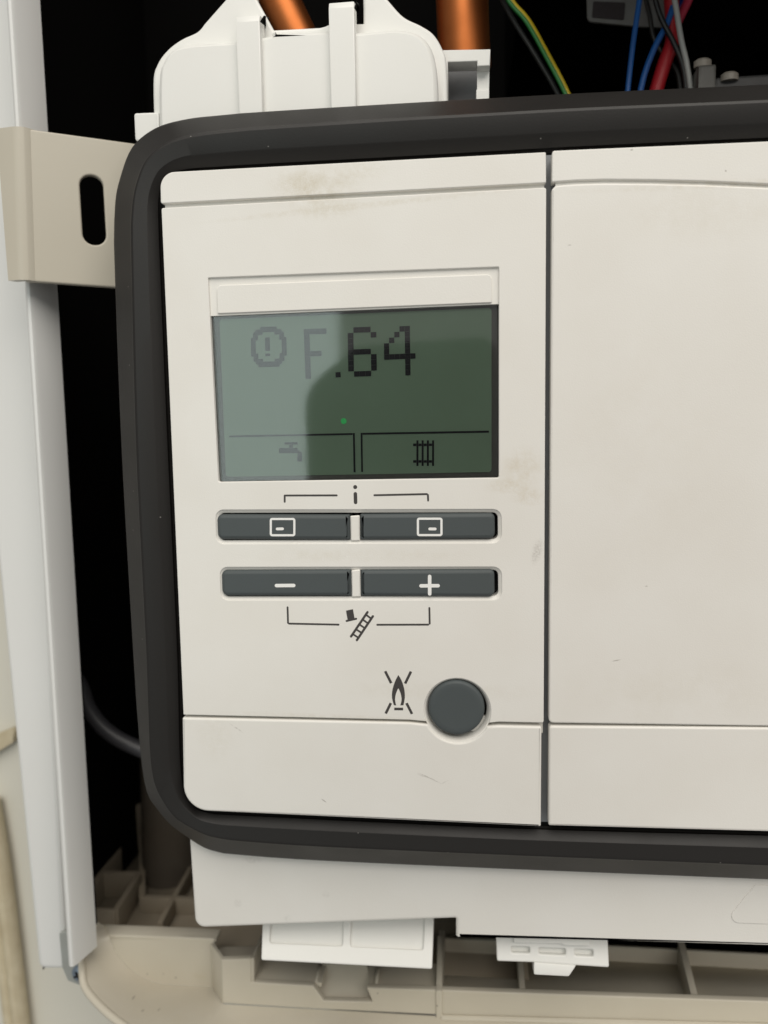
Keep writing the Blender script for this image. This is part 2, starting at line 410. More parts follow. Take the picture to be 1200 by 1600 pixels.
# slanted rims of the button slots and of the round button
def rim(outer, a, dep, nm, parent=face):
    inner = shift(inset(outer, a), dep)
    build(nm, MB().loft([shift(outer, .0003), shift(inset(outer, a * .3), .0004), inner, shift(inner, .004)]), plastic, parent)
    return inner
i1 = rim(SLOT1, 5 * S(), .0008, 'slot_rim'); i2 = rim(SLOT2, 5 * S(), .0008, 'slot_rim')
rc = circle(*BC, RO + .5)
build('button_rim', MB().loft([shift(rc, .0004), shift(inset(rc, 2 * S()), .0005), shift(inset(rc, 6.5 * S()), .0016), shift(inset(rc, 6.5 * S()), .005)]), plastic, face)
for nm_, lp in (('slot_floor', i1), ('slot_floor', i2), ('slot_floor', inset(rc, 5 * S()))):
    build(nm_, MB().add(shift(lp, .0042 - lp[0].y), [list(range(len(lp)))]), void_mat, panel)
# door (right)
seam = [(863, 293), (868, 290), (900, 287.3), (943, 286), (1017, 286.5), (1100, 288.5), (1200, 293), (1300, 299.5), (1420, 309)]
dl = comp([(862.3, 296, 2)] + seam[1:] + [(1420, 1138), (857.5, 1130, 7)])
door = plate('door', [dl], plastic, panel, T, .00045)
tsl = [(x, y - 5.5) for x, y in seam[2:]]
plate('door_top_strip', [comp([(862.2, 284.5, 2), (862.7, 235.3, 4), (1420, 211)] + tsl[::-1])], plastic, panel, T, .0003)
plate('door_groove_backing', [pts([(868, 276), (943, 272), (1017, 272), (1200, 276), (1420, 290), (1420, 330), (1200, 305), (868, 300)], .0008)], plastic, panel, .001)
plate('door_lower_strip', [fillet(pts([(858, 1134.5), (1420, 1139), (1420, 1306), (857, 1290.5)]), [5 * S(), 0, 0, 3 * S()])], plastic, panel, T, .0006)
plate('door_seam_backing', [pts([(866, 1120), (1420, 1128), (1420, 1150), (866, 1145)], .0026)], plastic, panel, .001)
plate('gap_backing', [pts([(840, 243), (874, 242), (868, 1284), (834, 1284)], .0050)], gap_grey, panel, .001)
# side walls of the two plates run back to the gap floor
build('door_side', MB().prism(pts([(864.5, 245), (868, 245), (862, 1280), (859, 1280)], .0032), (0, .0028, 0)), gap_grey, panel)

# ------------------------------------------------------------------ display
disp = empty('display', P(555, 748, .002), None, None); disp.parent = panel; disp.location = P(555, 748, .002) - wloc(panel)
d1 = .0007
frame = plate('display_hood', [shape([(324, 433), (781, 416), (781, 475), (327, 494)], d1, 0)], plastic, disp, .0025, .00005)
plate('hood_flap', [shape([(338.5, 446), (768, 428.5), (768.5, 472.5), (340, 489.8)], d1 - .0005, [7, 7, 2, 2])], plastic, frame, .0007, .00018)
dg = .0012                          # glass
gq = [(329.5, 492.5), (776.5, 474), (777.5, 745), (342, 752)]
build('display_edge', MB().prism(shape([(326, 480), (782, 462), (782, 750), (338, 757)], dg + .0016), (0, .002, 0)), lcd_edge, disp)
film = build('display_film', MB().prism(shape([(343, 499), (768, 481), (768, 737.5), (353, 745)], dg + .0013, 5), (0, .00025, 0)), lcd_mat, disp)
build('display_glass', MB().prism(shape(gq, dg, 4), (0, .0006, 0)), glass, disp)
dp = dg + .00115                    # liquid crystal dots sit on the film
def flat(name, polys, m, parent, d, th=.00006):
    mb = MB()
    for q_ in polys:
        if not isinstance(q_[0], Vector): q_ = pts(q_, d)
        mb.prism(q_, (0, th, 0))
    return build(name, mb, m, parent, weld=False)
def rect(x0_, y0_, x1_, y1_): return [(x0_, y0_), (x1_, y0_), (x1_, y1_), (x0_, y1_)]
def cells(grid, ox, oy, cw, ch, skx=0, sky=0, gapx=.2, gapy=.25):
    out = []
    for r_, row in enumerate(grid):
        for c_, ch_ in enumerate(row):
            if ch_ != '.':
                x = ox + c_ * cw + r_ * skx; y = oy + r_ * ch + c_ * sky
                out.append([(x, y), (x + cw - gapx, y + sky), (x + cw - gapx + skx, y + ch - gapy + sky), (x + skx, y + ch - gapy)])
    return out
G6 = [".###.", "#...#", "#....", "#....", "####.", "#...#", "#...#", "#...#", ".###."]
G4 = ["...##.", "..#.#.", ".#..#.", "#...#.", "#...#.", "######", "....#.", "....#.", "....#."]
GF = ["####", "#...", "#...", "#...", "###.", "#...", "#...", "#...", "#..."]
flat('letter', cells(GF, 474.5, 514.3, 8.9, 8.65, .32, -.33), lcd_dot, film, dp)
flat('full_stop', [[(524, 581.6), (532, 581.3), (532.4, 589.4), (524.4, 589.8)]], lcd_dot, film, dp)
flat('digit', cells(G6, 543.2, 511.8, 8.95, 8.6, .12, -.33), lcd_dot, film, dp)
flat('digit', cells(G4, 599.5, 510.8, 8.2, 8.6, .12, -.33), lcd_dot, film, dp)
alert = ["....#######....", "..###########..", ".####.....####.", ".##.........##.", "###....#....###", "##.....#.....##", "##.....#.....##", "##.....#.....##", "##.....#.....##", "##...........##", "###....#....###", ".##.........##.", ".####.....####.", "..###########..", "...#########..."]
alert = [r_.replace('.#.', '.#.') for r_ in alert]
ag = [list(r_) for r_ in alert]
for r_ in (4, 5, 6, 7, 8, 10): ag[r_][6] = '#'; ag[r_][8] = '.'
ag[10] = list("###...##....###")
flat('alert_symbol', cells(ag, 391.5, 511.2, 3.70, 4.18, .08, -.10, 0, 0), lcd_dot, film, dp)
flat('menu_line', [[(358, 680.6), (551, 676.6), (551, 679.6), (358, 683.4)]], lcd_dot, film, dp)
flat('menu_line', [[(551.3, 676.6), (554.3, 676.6), (555.5, 738), (552.5, 738)]], lcd_dot, film, dp)
flat('menu_line', [[(566.4, 676.3), (764, 672.8), (764, 676), (566.4, 679.3)]], lcd_dot, film, dp)
flat('menu_line', [[(563.4, 676.3), (566.2, 676.3), (567.2, 737.5), (564.4, 737.5)]], lcd_dot, film, dp)
flat('tap_symbol', [rect(444.5, 691, 465, 694.6), rect(452, 695, 457.5, 699.6), rect(436, 700, 465, 708), rect(465.2, 703.5, 468, 712), rect(464.5, 712.2, 472, 721), rect(468.3, 706, 471.6, 712)], lcd_dot, film, dp)
flat('radiator_symbol', [rect(650.6 + i * 8.15, 688, 653.8 + i * 8.15, 728) for i in range(4)] +
     [rect(645.5 + k * 8.15 + (0 if k == 0 else 8.4 - 8.15 + .1), y, 650.4 + k * 8.15 if k == 0 else 650.4 + k * 8.15, y + 4) for k in range(4) for y in (693, 719)], lcd_dot, film, dp)
dot_glow = mat('green_glow', (.02, .25, .06), .4, .5, emit=((.05, .9, .2), .15))  # emissive green for the small dot on the display film
lm = bpy.data.materials.new('dot_soft'); 
flat('green_dot', [circle(537, 658, 4.6, dp, 20)], dot_glow, film, dp)

# ------------------------------------------------------------------ buttons
def button(name, l, radii, d0, proud, crown=.0003):
    o_ = shape(l, d0, radii)
    mb = MB(); N_ = len(o_)
    mb.loft([shift(o_, .0048), shift(o_, .0009), shift(inset(o_, .00008), .00055), shift(inset(o_, .00028), .00028), shift(inset(o_, .0006), 0.00010), shift(inset(o_, .0010), 0)], False, True)
    return build(name, mb, button_mat, panel, sharp=50)
bd = -.0005
b1 = button('button', [(338, 804), (546, 804.5), (546.5, 843.5), (339.5, 843)], [9, 2, 2, 10], bd, 0)
b2 = button('button', [(562.3, 803.5), (773, 802), (773.5, 842), (562.5, 843.5)], [2, 8, 10, 2], bd, 0)
b3 = button('button', [(345, 891.5), (548, 890.5), (548.5, 931.5), (346.5, 931.5)], [9, 2, 2, 10], bd, 0)
b4 = button('button', [(563.3, 891), (772.5, 890), (773, 933), (563.5, 931.5)], [2, 8, 10, 2], bd, 0)
b5 = None
rb = circle(713, 1106.8, 45.2, bd)
b5 = build('round_button', MB().loft([shift(rb, .006), shift(rb, .0009), shift(inset(rb, .00012), .0005), shift(inset(rb, .0004), .00018), shift(inset(rb, .0009), 0.00004), shift(inset(rb, .002), .00006), shift(inset(rb, .005), .00012)], False, True), button_mat, panel, sharp=60)
for l in ([(547.3, 806), (562.2, 805), (562.8, 845), (548, 845.5)], [(549, 891), (563, 889.5), (563.8, 932.5), (549.6, 933)]):
    build('divider', MB().loft([shape(l, .004, 2), shape(l, .0002, 2), shift(inset(shape(l, .0002, 2), .0003), -.0003)], False, True), plastic, face)
ip = bd - .00007
def rrect_ring(x0_, y0_, x1_, y1_, r_, w_, d):
    o_ = shape(rect(x0_, y0_, x1_, y1_), d, r_); i_ = inset(o_, w_ * S(d))
    return MB().loft([o_, i_, shift(i_, .00006), shift(o_, .00006), o_])
def stroke(p, q, w_, d, rnd=True):
    a_, b_ = P(*p, d), P(*q, d); t = (b_ - a_).normalized(); n = Vector((-t.z, 0, t.x)) * (w_ * S(d) / 2)
    if not rnd: return [a_ + n, b_ + n, b_ - n, a_ - n]
    out = []
    for c_, st in ((b_, 1), (a_, -1)):
        for k in range(7):
            an = R(90 - 30 * k); out.append(c_ + (n * math.sin(an) + t * n.length * math.cos(an)) * st)
    return out
for b_, (x0_, y0_, x1_, y1_), dash in ((b1, (421.5, 809.3, 461.5, 838), ((433, 826.5), (441.5, 826.3))), (b2, (651.3, 808.8, 691.5, 837.8), ((671.5, 826.5), (680, 826.5)))):
    build('screen_symbol', rrect_ring(x0_, y0_, x1_, y1_, 4, 3.4, ip), print_white, b_, weld=False)
    flat('screen_symbol_dash', [stroke(*dash, 4.4, ip)], print_white, b_, ip)
flat('minus_symbol', [stroke((431.8, 915), (459, 914.8), 5.6, ip)], print_white, b3, ip)
flat('plus_symbol', [stroke((657.8, 915.4), (684.5, 915.2), 5.6, ip)], print_white, b4, ip)
flat('plus_symbol', [stroke((671.3, 900.7), (671.4, 928), 5.6, ip - .00001)], print_white, b4, ip)
# ------------------------------------------------------------------ print on the face plate
fp_ = -.00004
def printed(name, polys): return flat(name, polys, print_dark, face, fp_, .00005)
printed('bracket_print', [stroke((444.8, 784), (444.8, 774.3), 3, fp_), stroke((446.5, 774.2), (526, 774), 3, fp_)])
printed('bracket_print', [stroke((585, 773.8), (667, 772), 3, fp_), stroke((668.6, 773.4), (669, 782), 3, fp_)])
printed('info_print', [circle(555, 761, 3.2, fp_, 16), stroke((555.2, 771.5), (555.6, 785), 5.6, fp_)])
printed('bracket_print', [stroke((449.3, 949), (450, 973.2), 3, fp_), stroke((451.6, 974.4), (529, 976), 3, fp_)])
printed('bracket_print', [stroke((589.5, 976.2), (669, 976), 3, fp_), stroke((671.4, 974.4), (670.9, 950), 3, fp_)])
printed('hat_print', [[(540.6, 954.2), (551.4, 951.8), (554, 965.8), (543, 968.2)], stroke((541.5, 970.2), (556.5, 966.8), 3.2, fp_)])
r0a, r0b, r1a, r1b = (548.5, 994.5), (574.2, 956.5), (557.6, 1000.2), (582.6, 963)
lad = [stroke(r0a, r0b, 3.8, fp_), stroke(r1a, r1b, 3.8, fp_)]
for k in range(5):
    t = .10 + k * .20
    lad.append(stroke((r0a[0] + (r0b[0] - r0a[0]) * t, r0a[1] + (r0b[1] - r0a[1]) * t), (r1a[0] + (r1b[0] - r1a[0]) * t, r1a[1] + (r1b[1] - r1a[1]) * t), 3.0, fp_ + .000012, False))
printed('ladder_print', lad)
Z = lambda x, y: (560 + x / 3.75, 1020 + y / 3.75)
printed('cross_print', [stroke(Z(157, 108), Z(192, 178), 4.2, fp_, False), stroke(Z(308, 110), Z(274, 180), 4.2, fp_, False),
                        stroke(Z(190, 295), Z(160, 356), 4.2, fp_, False), stroke(Z(282, 295), Z(314, 358), 4.2, fp_, False)])
lo = spline([Vector((*Z(*p), 0)) for p in ((208, 307), (197, 262), (200, 215), (216, 165), (234, 130))], 5)
ro = spline([Vector((*Z(*p), 0)) for p in ((234, 130), (254, 165), (269, 215), (272, 262), (264, 307))], 5)[1:]
li = spline([Vector((*Z(*p), 0)) for p in ((221, 308), (215, 275), (220, 240), (234, 205))], 5)
ri = spline([Vector((*Z(*p), 0)) for p in ((234, 205), (248, 240), (253, 275), (246, 308))], 5)[1:]
og = [P(p.x, p.y, fp_) for p in lo + ro + ri[::-1] + li[::-1][1:]]
plate('flame_print', [og], print_dark, face, .00005)
printed('flame_base_print', [stroke(Z(210, 329), Z(262, 329.5), 4.2, fp_, False)])

# ------------------------------------------------------------------ black surround
def outline(top, tl, left, blc, bottom):
    o_ = []
    for seg_, n in ((top, 30), (tl, 28), (left, 24), (blc, 28), (bottom, 30)):
        seg_ = [(x, y, 0) for x, y in (sm(seg_) if len(seg_) > 2 else seg_)]
        o_ += resamp(seg_, n)[:-1] if True else []
    o_.append(Vector((*bottom[-1], 0)))
    return o_
outer = outline([(1440, 119), (1200, 132), (920, 145), (740, 155), (600, 163), (390, 176), (340, 180.5)],
                [(340, 180.5), (295, 185.5), (250, 197), (218.5, 217), (201, 240), (188, 277), (181, 307), (178.5, 345)],
                [(178.5, 345), (178.5, 400), (190, 700), (207, 1000), (214, 1110)],
                [(214, 1110), (221, 1190), (230, 1239), (245, 1263), (265, 1287), (290, 1306), (320, 1325), (350, 1333.5)],
                [(350, 1333.5), (440, 1341), (560, 1347.5), (800, 1358), (1000, 1366), (1200, 1374), (1440, 1384)])
ridge = outline([(1440, 143), (1200, 155), (920, 167), (740, 177), (600, 185), (390, 199), (350, 203)],
                [(350, 203), (305, 209), (268, 219), (243, 234), (226, 252), (214, 281), (207, 312), (204, 350)],
                [(204, 350), (204.5, 400), (212, 700), (227, 1000), (231, 1110)],
                [(231, 1110), (234, 1180), (240, 1222), (252, 1249), (272, 1277), (296, 1293), (326, 1307), (360, 1313.5)],
                [(360, 1313.5), (440, 1320), (560, 1326.5), (800, 1337), (1000, 1345), (1200, 1353), (1440, 1363)])
inner = outline([(1440, 207), (1200, 220), (920, 233), (740, 243), (600, 251), (390, 262), (330, 266)],
                [(330, 266), (300, 267.5), (280, 271), (265, 279), (257, 289), (253, 299), (251, 309), (250.5, 322)],
                [(250.5, 322), (253, 400), (266, 700), (280, 1000), (283, 1110)],
                [(283, 1110), (284.5, 1180), (286, 1215), (287.5, 1228), (291, 1241), (298, 1253), (309, 1263), (335, 1269)],
                [(335, 1269), (440, 1274), (560, 1280), (800, 1291), (1000, 1297), (1200, 1302), (1440, 1309)])
def ringd(a_, b_, f_, d): return [P(p.x, p.y, d) for p in (x.lerp(y, f_) for x, y in zip(a_, b_))]
rg = [ringd(inner, ridge, -.05, .0058), ringd(inner, ridge, .03, .0052), ringd(inner, ridge, .08, .0044), ringd(inner, ridge, .40, .0027), ringd(inner, ridge, .45, .0025), ringd(inner, ridge, .92, .0020),
      ringd(inner, ridge, .985, .0022), ringd(ridge, outer, .05, .0031), ringd(ridge, outer, .92, .0078), ringd(ridge, outer, 1.0, .0088)]
bk = [Vector((p.x, p.y + .006, p.z)) for p in rg[-1]]
rg.append(bk)
plate('carrier', [ringd(inner, ridge, .05, .0062)], void_mat, panel, .002, 0)
build('surround', MB().loft(rg, closed=False), rubber, panel, sharp=21)

# ------------------------------------------------------------------ electronics housing below and behind the surround
hd = .0125
hz = shape([(290, 1230), (1430, 1250), (1430, 1486), (712.5, 1464.5), (712.5, 1436), (304.5, 1451)], hd, [0, 0, 0, 1, 2, 17], 8)
hous = plate('housing', [hz], plastic, panel, .010, .0011, res=5)
plate('housing_pad', [shape([(1180, 1383), (1430, 1396), (1430, 1452), (1131, 1442)], hd - .00025, [5, 0, 0, 12])], plastic, hous, .0006, .0002)
# body of the housing, up behind the surround
build('housing_body', MB().box(P(300, 800, .02).x, .21, .0226, .0500, P(600, 1420, .0226).z, P(600, 215, .0226).z), void_mat, panel, bevel=.001)
# white clips hanging under the housing
cn = Vector((0, -.80, .6)); co_ = P(540, 1480, .017)
def C1(l): return [PP(x, y, co_, cn) for x, y in l]
cl = C1([(411, 1412), (679, 1408), (675, 1514), (408, 1500)])
clip = plate('clip_flap', [fillet(cl, [0, 0, .0006, .0006]), fillet(C1([(424, 1420), (537, 1419), (535, 1478), (421, 1473)]), .0008),
                           fillet(C1([(549, 1419), (664, 1417), (661, 1484), (547, 1479)]), .0008)], white_abs, panel, .0024, .0004, normal=cn)
wb = [p - cn * .0013 for p in C1([(416, 1416), (671, 1413), (668, 1492), (413, 1481)])]
plate('clip_web', [wb], white_abs, clip, .0008, 0, normal=cn)
pn = Vector((0, -.93, .36)); po = P(860, 1485, .0165)
def C2(l): return [PP(x, y, po, pn) for x, y in l]
lat = plate('latch', [fillet(C2([(774.5, 1450), (949, 1452), (952, 1512), (890, 1508), (836, 1504), (776.5, 1502)]), .0006),
                      fillet(C2([(799, 1479), (828, 1480), (828, 1489.5), (799, 1488.5)]), .0005), fillet(C2([(842, 1481), (884, 1482.5), (884, 1492.5), (842, 1490.5)]), .0005),
                      fillet(C2([(898, 1483), (927, 1484), (927, 1494.5), (898, 1493)]), .0005)], white_abs, panel, .0026, .0005, normal=pn)
plate('latch_back', [C2([(780, 1455), (944, 1457), (946, 1506), (782, 1497)])], white_abs, lat, .0008, 0, normal=pn).location.y += .0021
plate('latch_bar', [fillet(C2([(802, 1462), (921, 1464), (921, 1475.5), (882, 1475), (876, 1472), (802, 1470.5)]), .0004)], white_abs, lat, .0032, .0003, normal=pn).location += pn * .0018
tb = C2([(834, 1503), (901, 1508), (889, 1526), (834, 1523)])
build('latch_tab', MB().prism([p + pn * .0002 for p in tb], -pn * .006), white_abs, lat, bevel=.0006)

# ------------------------------------------------------------------ white cable cover on top
cover = empty('cable_cover', P(470, 190, .02), 'white rounded cable cover with two clip straps above the surround', 'cover')
zt = lambda x, y: (180 + x / 2, y / 2)
cd0 = .0140
fo = [zt(*p) for p in ((136, 460), (134, 250), (148, 190), (178, 152), (225, 136), (300, 130), (385, 124), (480, 108), (500, 100), (640, 94), (665, 92), (760, 97), (820, 92), (880, 88), (935, 98), (975, 128), (998, 180), (1008, 260), (1010, 420))]
fo3 = pts(sm(fo), cd0)
mbc = MB().loft([shift(fo3, .009), shift(fo3, .0012), shift(inset(fo3, .0004), .00045), shift(inset(fo3, .0012), 0.0)], False, True)
build('cover_face', mbc, white_abs, cover, sharp=40)
bo = [zt(*p) for p in ((124, 460), (117, 262), (130, 200), (162, 155), (205, 122), (255, 98), (278, 72), (345, -4), (390, -60), (430, -70), (440, -8), (495, 92), (640, 84), (655, 80), (668, 74), (775, 72), (774, -8), (774, -70), (800, -60), (850, -4), (900, 50), (955, 78), (995, 106), (1024, 155), (1036, 210), (1040, 420))]
bo = sm(bo[0:7]) + bo[7:17] + sm(bo[17:])
plate('cover_flange', [pts(bo, .0190)], white_abs, cover, .0040, .0008)
for (x0_, x1_, yt, hk) in ((382, 456, 44, 16), (671, 750, 24, 20)):
    st = MB(); w0, w1_ = P(*zt(x0_, 200), .0122), P(*zt(x1_, 200), .0122)
    prof_ = [(P(*zt(400, 420), .0128).z, .0120), (P(*zt(400, yt + 30), .0128).z, .0120), (P(*zt(400, yt + 8), .0128).z, .0127), (P(*zt(400, yt), .0128).z, .0150),
             (P(*zt(400, yt), .0128).z + .0001, .0200), (P(*zt(400, yt + 16), .02).z, .0215), (P(*zt(400, yt + 30), .02).z, .0200), (P(*zt(400, yt + 32), .02).z, .0172), (P(*zt(400, 420), .0128).z, .0170)]
    st.loft([[Vector((x_, y_, z_)) for z_, y_ in prof_] for x_ in (w0.x, w1_.x)], True, True)
    build('clip_strap', st, white_abs, cover, bevel=.0005)
build('side_tab', MB().prism(shape([(209, 176.5), (248, 175), (250, 232), (211, 219)], .0165, [4, 0, 0, 4]), (0, .006, 0)), white_abs, cover, bevel=.0005)
hold = empty('pipe_holder', P(735, 150, .03), 'white square clip frame with grey pad at the foot of the upright copper pipe', 'clip')
hl = [zt(*p) for p in ((1010, 156), (1173, 153), (1171, 400), (1010, 400))]
hh = [zt(*p) for p in ((1038, 194), (1131, 191), (1129, 420), (1040, 420))]
plate('holder_frame', [pts([zt(*p) for p in ((1010, 156), (1173, 153), (1171, 205), (1131, 207), (1131, 191), (1040, 194), (1040, 400), (1010, 400))], .024)], white_abs, hold, .006, .0003)
plate('holder_side', [pts([zt(*p) for p in ((1131, 205), (1170, 205), (1168, 285), (1131, 285))], .0275)], white_abs, hold, .003, 0)
plate('holder_foot', [pts([zt(*p) for p in ((1128, 279), (1169, 279), (1167, 400), (1128, 400))], .0245)], white_abs, hold, .005, .0003)
plate('holder_pad', [pts([zt(*p) for p in ((1030, 185), (1140, 185), (1140, 400), (1030, 400))], .034)], mat('grey_pad', (.17, .175, .18), .6, .3), hold, .002, 0)

# ------------------------------------------------------------------ pipes, wires and the label inside
def tubething(name, pp, d, rpx, m, label, cat, group=None, n=8, ds=None, parent=None):
    if cat == 'wire' or (label is None and parent): d += .028; rpx *= .84
    path = [P(x, y, (ds[i] if ds else d)) for i, (x, y) in enumerate(pp)]
    if len(path) > 2: path = spline(path, n)
    o_ = build(name, MB().tube(path, rpx * S(d), 16), m, parent, sharp=50)
    if label: tag(o_, label, cat, group)
    return o_
tubething('copper_pipe', [(358, -160), (433, -4), (500, 135)], .060, 31, copper, 'copper pipe slanting down behind the white cable cover', 'pipe', 'copper pipes behind the cover')
tubething('copper_pipe', [(718, -200), (722, 0), (727, 110)], .045, 38, copper, 'upright copper pipe right of the white cable cover', 'pipe', 'copper pipes behind the cover')
def ins(n_, c_, m=.15): return mat(n_, c_, .4, .5, mottle=m, mscale=200)
red_m, blue_m, pink_m = ins('wire_red', (.46, .014, .022)), ins('wire_blue', (.014, .11, .38)), ins('wire_pink', (.46, .03, .065))
gw = empty('earth_wire', P(885, 160, .03), 'green and yellow striped earth wire running up in the dark cavity', 'wire')
gp = [(765, -60), (797, 0), (826, 35), (858, 92), (885, 144), (915, 215)]
tubething('yellow_jacket', gp, .030, 5.6, ins('wire_yellow', (.58, .42, .02)), None, None, parent=gw)
tubething('green_stripe', [(x - 2.6, y + 1.2) for x, y in gp], .0287, 3.6, ins('wire_green', (.03, .22, .05)), None, None, parent=gw)
tubething('grey_wire', [(770, -30), (797, 23), (836, 85), (870, 144), (900, 210)], .034, 4.2, ins('wire_grey', (.05, .05, .048)), 'dull dark grey wire beside the green and yellow one', 'wire', 'loose wires in the dark cavity')
tubething('blue_wire', [(1004, -50), (999, 0), (989, 70), (981, 140), (976, 200)], .030, 4.6, blue_m, 'upright thin blue wire in front of the grey label', 'wire', 'loose wires in the dark cavity')
tubething('blue_wire', [(1052, 10), (1041, 40), (1024, 72), (1009, 110), (1000, 145), (985, 210)], .031, 5.2, blue_m, 'slanting blue wire touching the thick red lead', 'wire', 'loose wires in the dark cavity')
tubething('red_wire', [(1045, -40), (1050, 20), (1050, 65), (1038, 100), (1026, 140), (1005, 215)], .033, 12, red_m, 'thick red lead leaning to the left, between blue and grey wires', 'wire', 'loose wires in the dark cavity')
tubething('pink_wire', [(1090, -60), (1077, -5), (1062, 28), (1048, 60), (1047, 90)], .037, 7.5, pink_m, 'pinkish red wire crossing behind the pale grey wire at top', 'wire', 'loose wires in the dark cavity')
tubething('blue_wire', [(1085, -60), (1070, -5), (1057, 18), (1046, 55)], .042, 5.5, ins('wire_navy', (.02, .05, .30)), 'short navy blue wire at the top, beside the pinkish wire', 'wire', 'loose wires in the dark cavity')
tubething('grey_wire', [(1044, -50), (1055, 5), (1064, 60), (1073, 100), (1079, 140), (1084, 205)], .028, 4.6, ins('wire_pale', (.42, .42, .40)), 'pale grey wire standing before the red lead', 'wire', 'loose wires in the dark cavity')
tubething('black_wire', [(1015, -40), (1030, 20), (1052, 65), (1066, 100), (1072, 140), (1075, 205)], .029, 4.4, ins('wire_black', (.012, .012, .012)), 'black wire crossing in front of the grey label and red lead', 'wire', 'loose wires in the dark cavity')
tubething('black_wire', [(1000, -40), (1014, 20), (1022, 60), (1040, 90), (1060, 120), (1066, 200)], .040, 4.0, ins('wire_sooty', (.03, .028, .026)), 'sooty black wire passing behind the slanting blue wire', 'wire', 'loose wires in the dark cavity')
lab = empty('rating_label', P(980, 30, .05), 'dim grey label with dark printed block hanging in the cavity behind the wires', 'label')
plate('label_card', [shape([(915, -60), (1060, -60), (1042, 43), (1000, 41), (918, 33)], .068, [0, 0, 6, 0, 8])], ins('label_grey', (.22, .213, .205), .5), lab, .001, .0001)
plate('label_print', [shape([(927, 2), (977, 4), (975, 31), (925, 27)], .0676, 2)], mat('label_ink', (.05, .04, .042), .6, .3, mottle=.6, mscale=900), lab, .0002)
tb_ = empty('terminal_block', P(1110, 150, .04), 'dark terminal block with two dull metal screws behind the surround at right', 'terminal')
build('terminal_body', MB().box(P(1084, 100, .055).x, P(1112, 100, .055).x, .050, .062, P(1100, 200, .055).z, P(1100, 112, .055).z), ins('terminal_grey', (.07, .068, .06)), tb_, bevel=.0008)
build('terminal_base', MB().box(P(1112, 100, .058).x, P(1230, 100, .058).x, .054, .066, P(1100, 200, .055).z, P(1100, 124, .055).z), ins('terminal_dark', (.02, .02, .02)), tb_, bevel=.0008)
for (x, y) in ((1098, 96), (1140, 117)):
    c = P(x, y, .054); mb = MB()
    mb.loft([[c + Vector((.0026 * k * math.cos(a / 14 * 2 * math.pi), dy + .0017 * k * math.sin(a / 14 * 2 * math.pi), dz_)) for a in range(14)] for k, dy, dz_ in ((1, 0, -.0018), (1, 0, 0), (.7, 0, .0006))], True, True)
    build('terminal_screw', mb, ins('screw_dull', (.30, .27, .23)), tb_)
# dark cable low in the left gap
tubething('cavity_cable', [(60, 1010), (118, 1060), (140, 1110), (172, 1146), (222, 1172), (300, 1200)], .060, 13, mat('cable_black', (.045, .045, .05), .45, .5), 'thick dark cable curving through the black gap left of the surround', 'cable')
build_ = None

# ------------------------------------------------------------------ beige tray under the boiler
zs = P(255, 1541, .040).z           # the shelf in front of the upright wall
E_ = [(147, 1440, .0435), (136, 1467, .0385), (129, 1490, .0345), (127, 1508, .0310), (131, 1537, .0270), (150, 1563, .0225), (180, 1590, .0175), (215, 1611, .0135), (330, 1655, .0060)]
J_ = [(166, 1446, .0480), (170, 1462, .0425), (174, 1474, .0420), (181, 1488, .0420), (195, 1506, .0420), (209, 1519, .0420), (225, 1529, .0420), (255, 1538, .0420), (332, 1542, .0420)]
ev = spline([P(*p) for p in E_], 5); jv = spline([P(*p) for p in J_], 5)
ev += [P(*p) for p in ((450, 1690, .004), (800, 1705, .004), (1430, 1716, .004))]
jv += [P(*p) for p in ((349, 1569, .0300), (690, 1588, .0300), (1430, 1608, .0300))]
mid1 = [a_.lerp(b_, .10) + Vector((0, 0, .0006)) for a_, b_ in zip(ev, jv)]
mid2 = [a_.lerp(b_, .5) + Vector((0, .0006, -.0006)) for a_, b_ in zip(ev, jv)]
build('tray_shelf', MB().loft([[p + Vector((0, .002, -.0035)) for p in ev], ev, mid1, mid2, jv], closed=False), beige_abs, tray, sharp=60)
build('tray_rim', MB().tube([p + Vector((.0003, 0, -.0008)) for p in ev], .0013, 12), beige_abs, tray)
# upright wall at the left with its flat top
wt = [P(166, 1460, .0425), P(172, 1461, .0420), P(335, 1468, .0420), P(347, 1500, .0300 + .0118)]
plate('tray_wall', [pts([(168, 1460), (335, 1467), (335, 1548), (168, 1530)], .0421)], beige_abs, tray, .0016, .0004)
zt0 = P(250, 1463, .0421).z
build('wall_top', MB().prism([PZ(163, 1444, zt0), PZ(300, 1449, zt0), PZ(345, 1452, zt0), PZ(338, 1466.5, zt0), PZ(172, 1460.5, zt0)], (0, 0, -.0012)), beige_abs, tray, bevel=.0003)
# long front rim with the block and the notch
fd = .0300
yt_ = lambda x: 1534 + (x - 347) * .0345
frm = [(346, 1500), (392, 1498), (392, 1535), (489, 1540.5), (506, 1564), (582, 1566), (573, 1543.5), (680, 1547), (1430, 1573), (1430, 1606), (1000, 1594), (690, 1586), (480, 1576), (348, 1568)]
plate('tray_front_rim', [pts(frm, fd)], beige_abs, tray, .0022, .0004)
plate('notch_floor', [[PP(x, y, P(540, 1562, fd + .0028), Vector((0, -.6, .8))) for x, y in ((486, 1561), (587, 1562), (573, 1508), (503, 1506))]], beige_abs, tray, .0012, 0, normal=(0, -.6, .8))
for a_, b_ in (((489, 1542), (503, 1512)), ((584, 1545), (573, 1512))):
    p0_, p1_ = P(*a_, fd) + Vector((0, .0024, 0)), P(b_[0], b_[1], fd + .012)
    build('notch_cheek', MB().prism([p0_, Vector((p0_.x, fd + .012, p0_.z + .0008)), Vector((p0_.x, fd + .012, p0_.z - .008)), Vector((p0_.x, fd + .0024, p0_.z - .0045))], (.001, 0, 0)), beige_abs, tray)
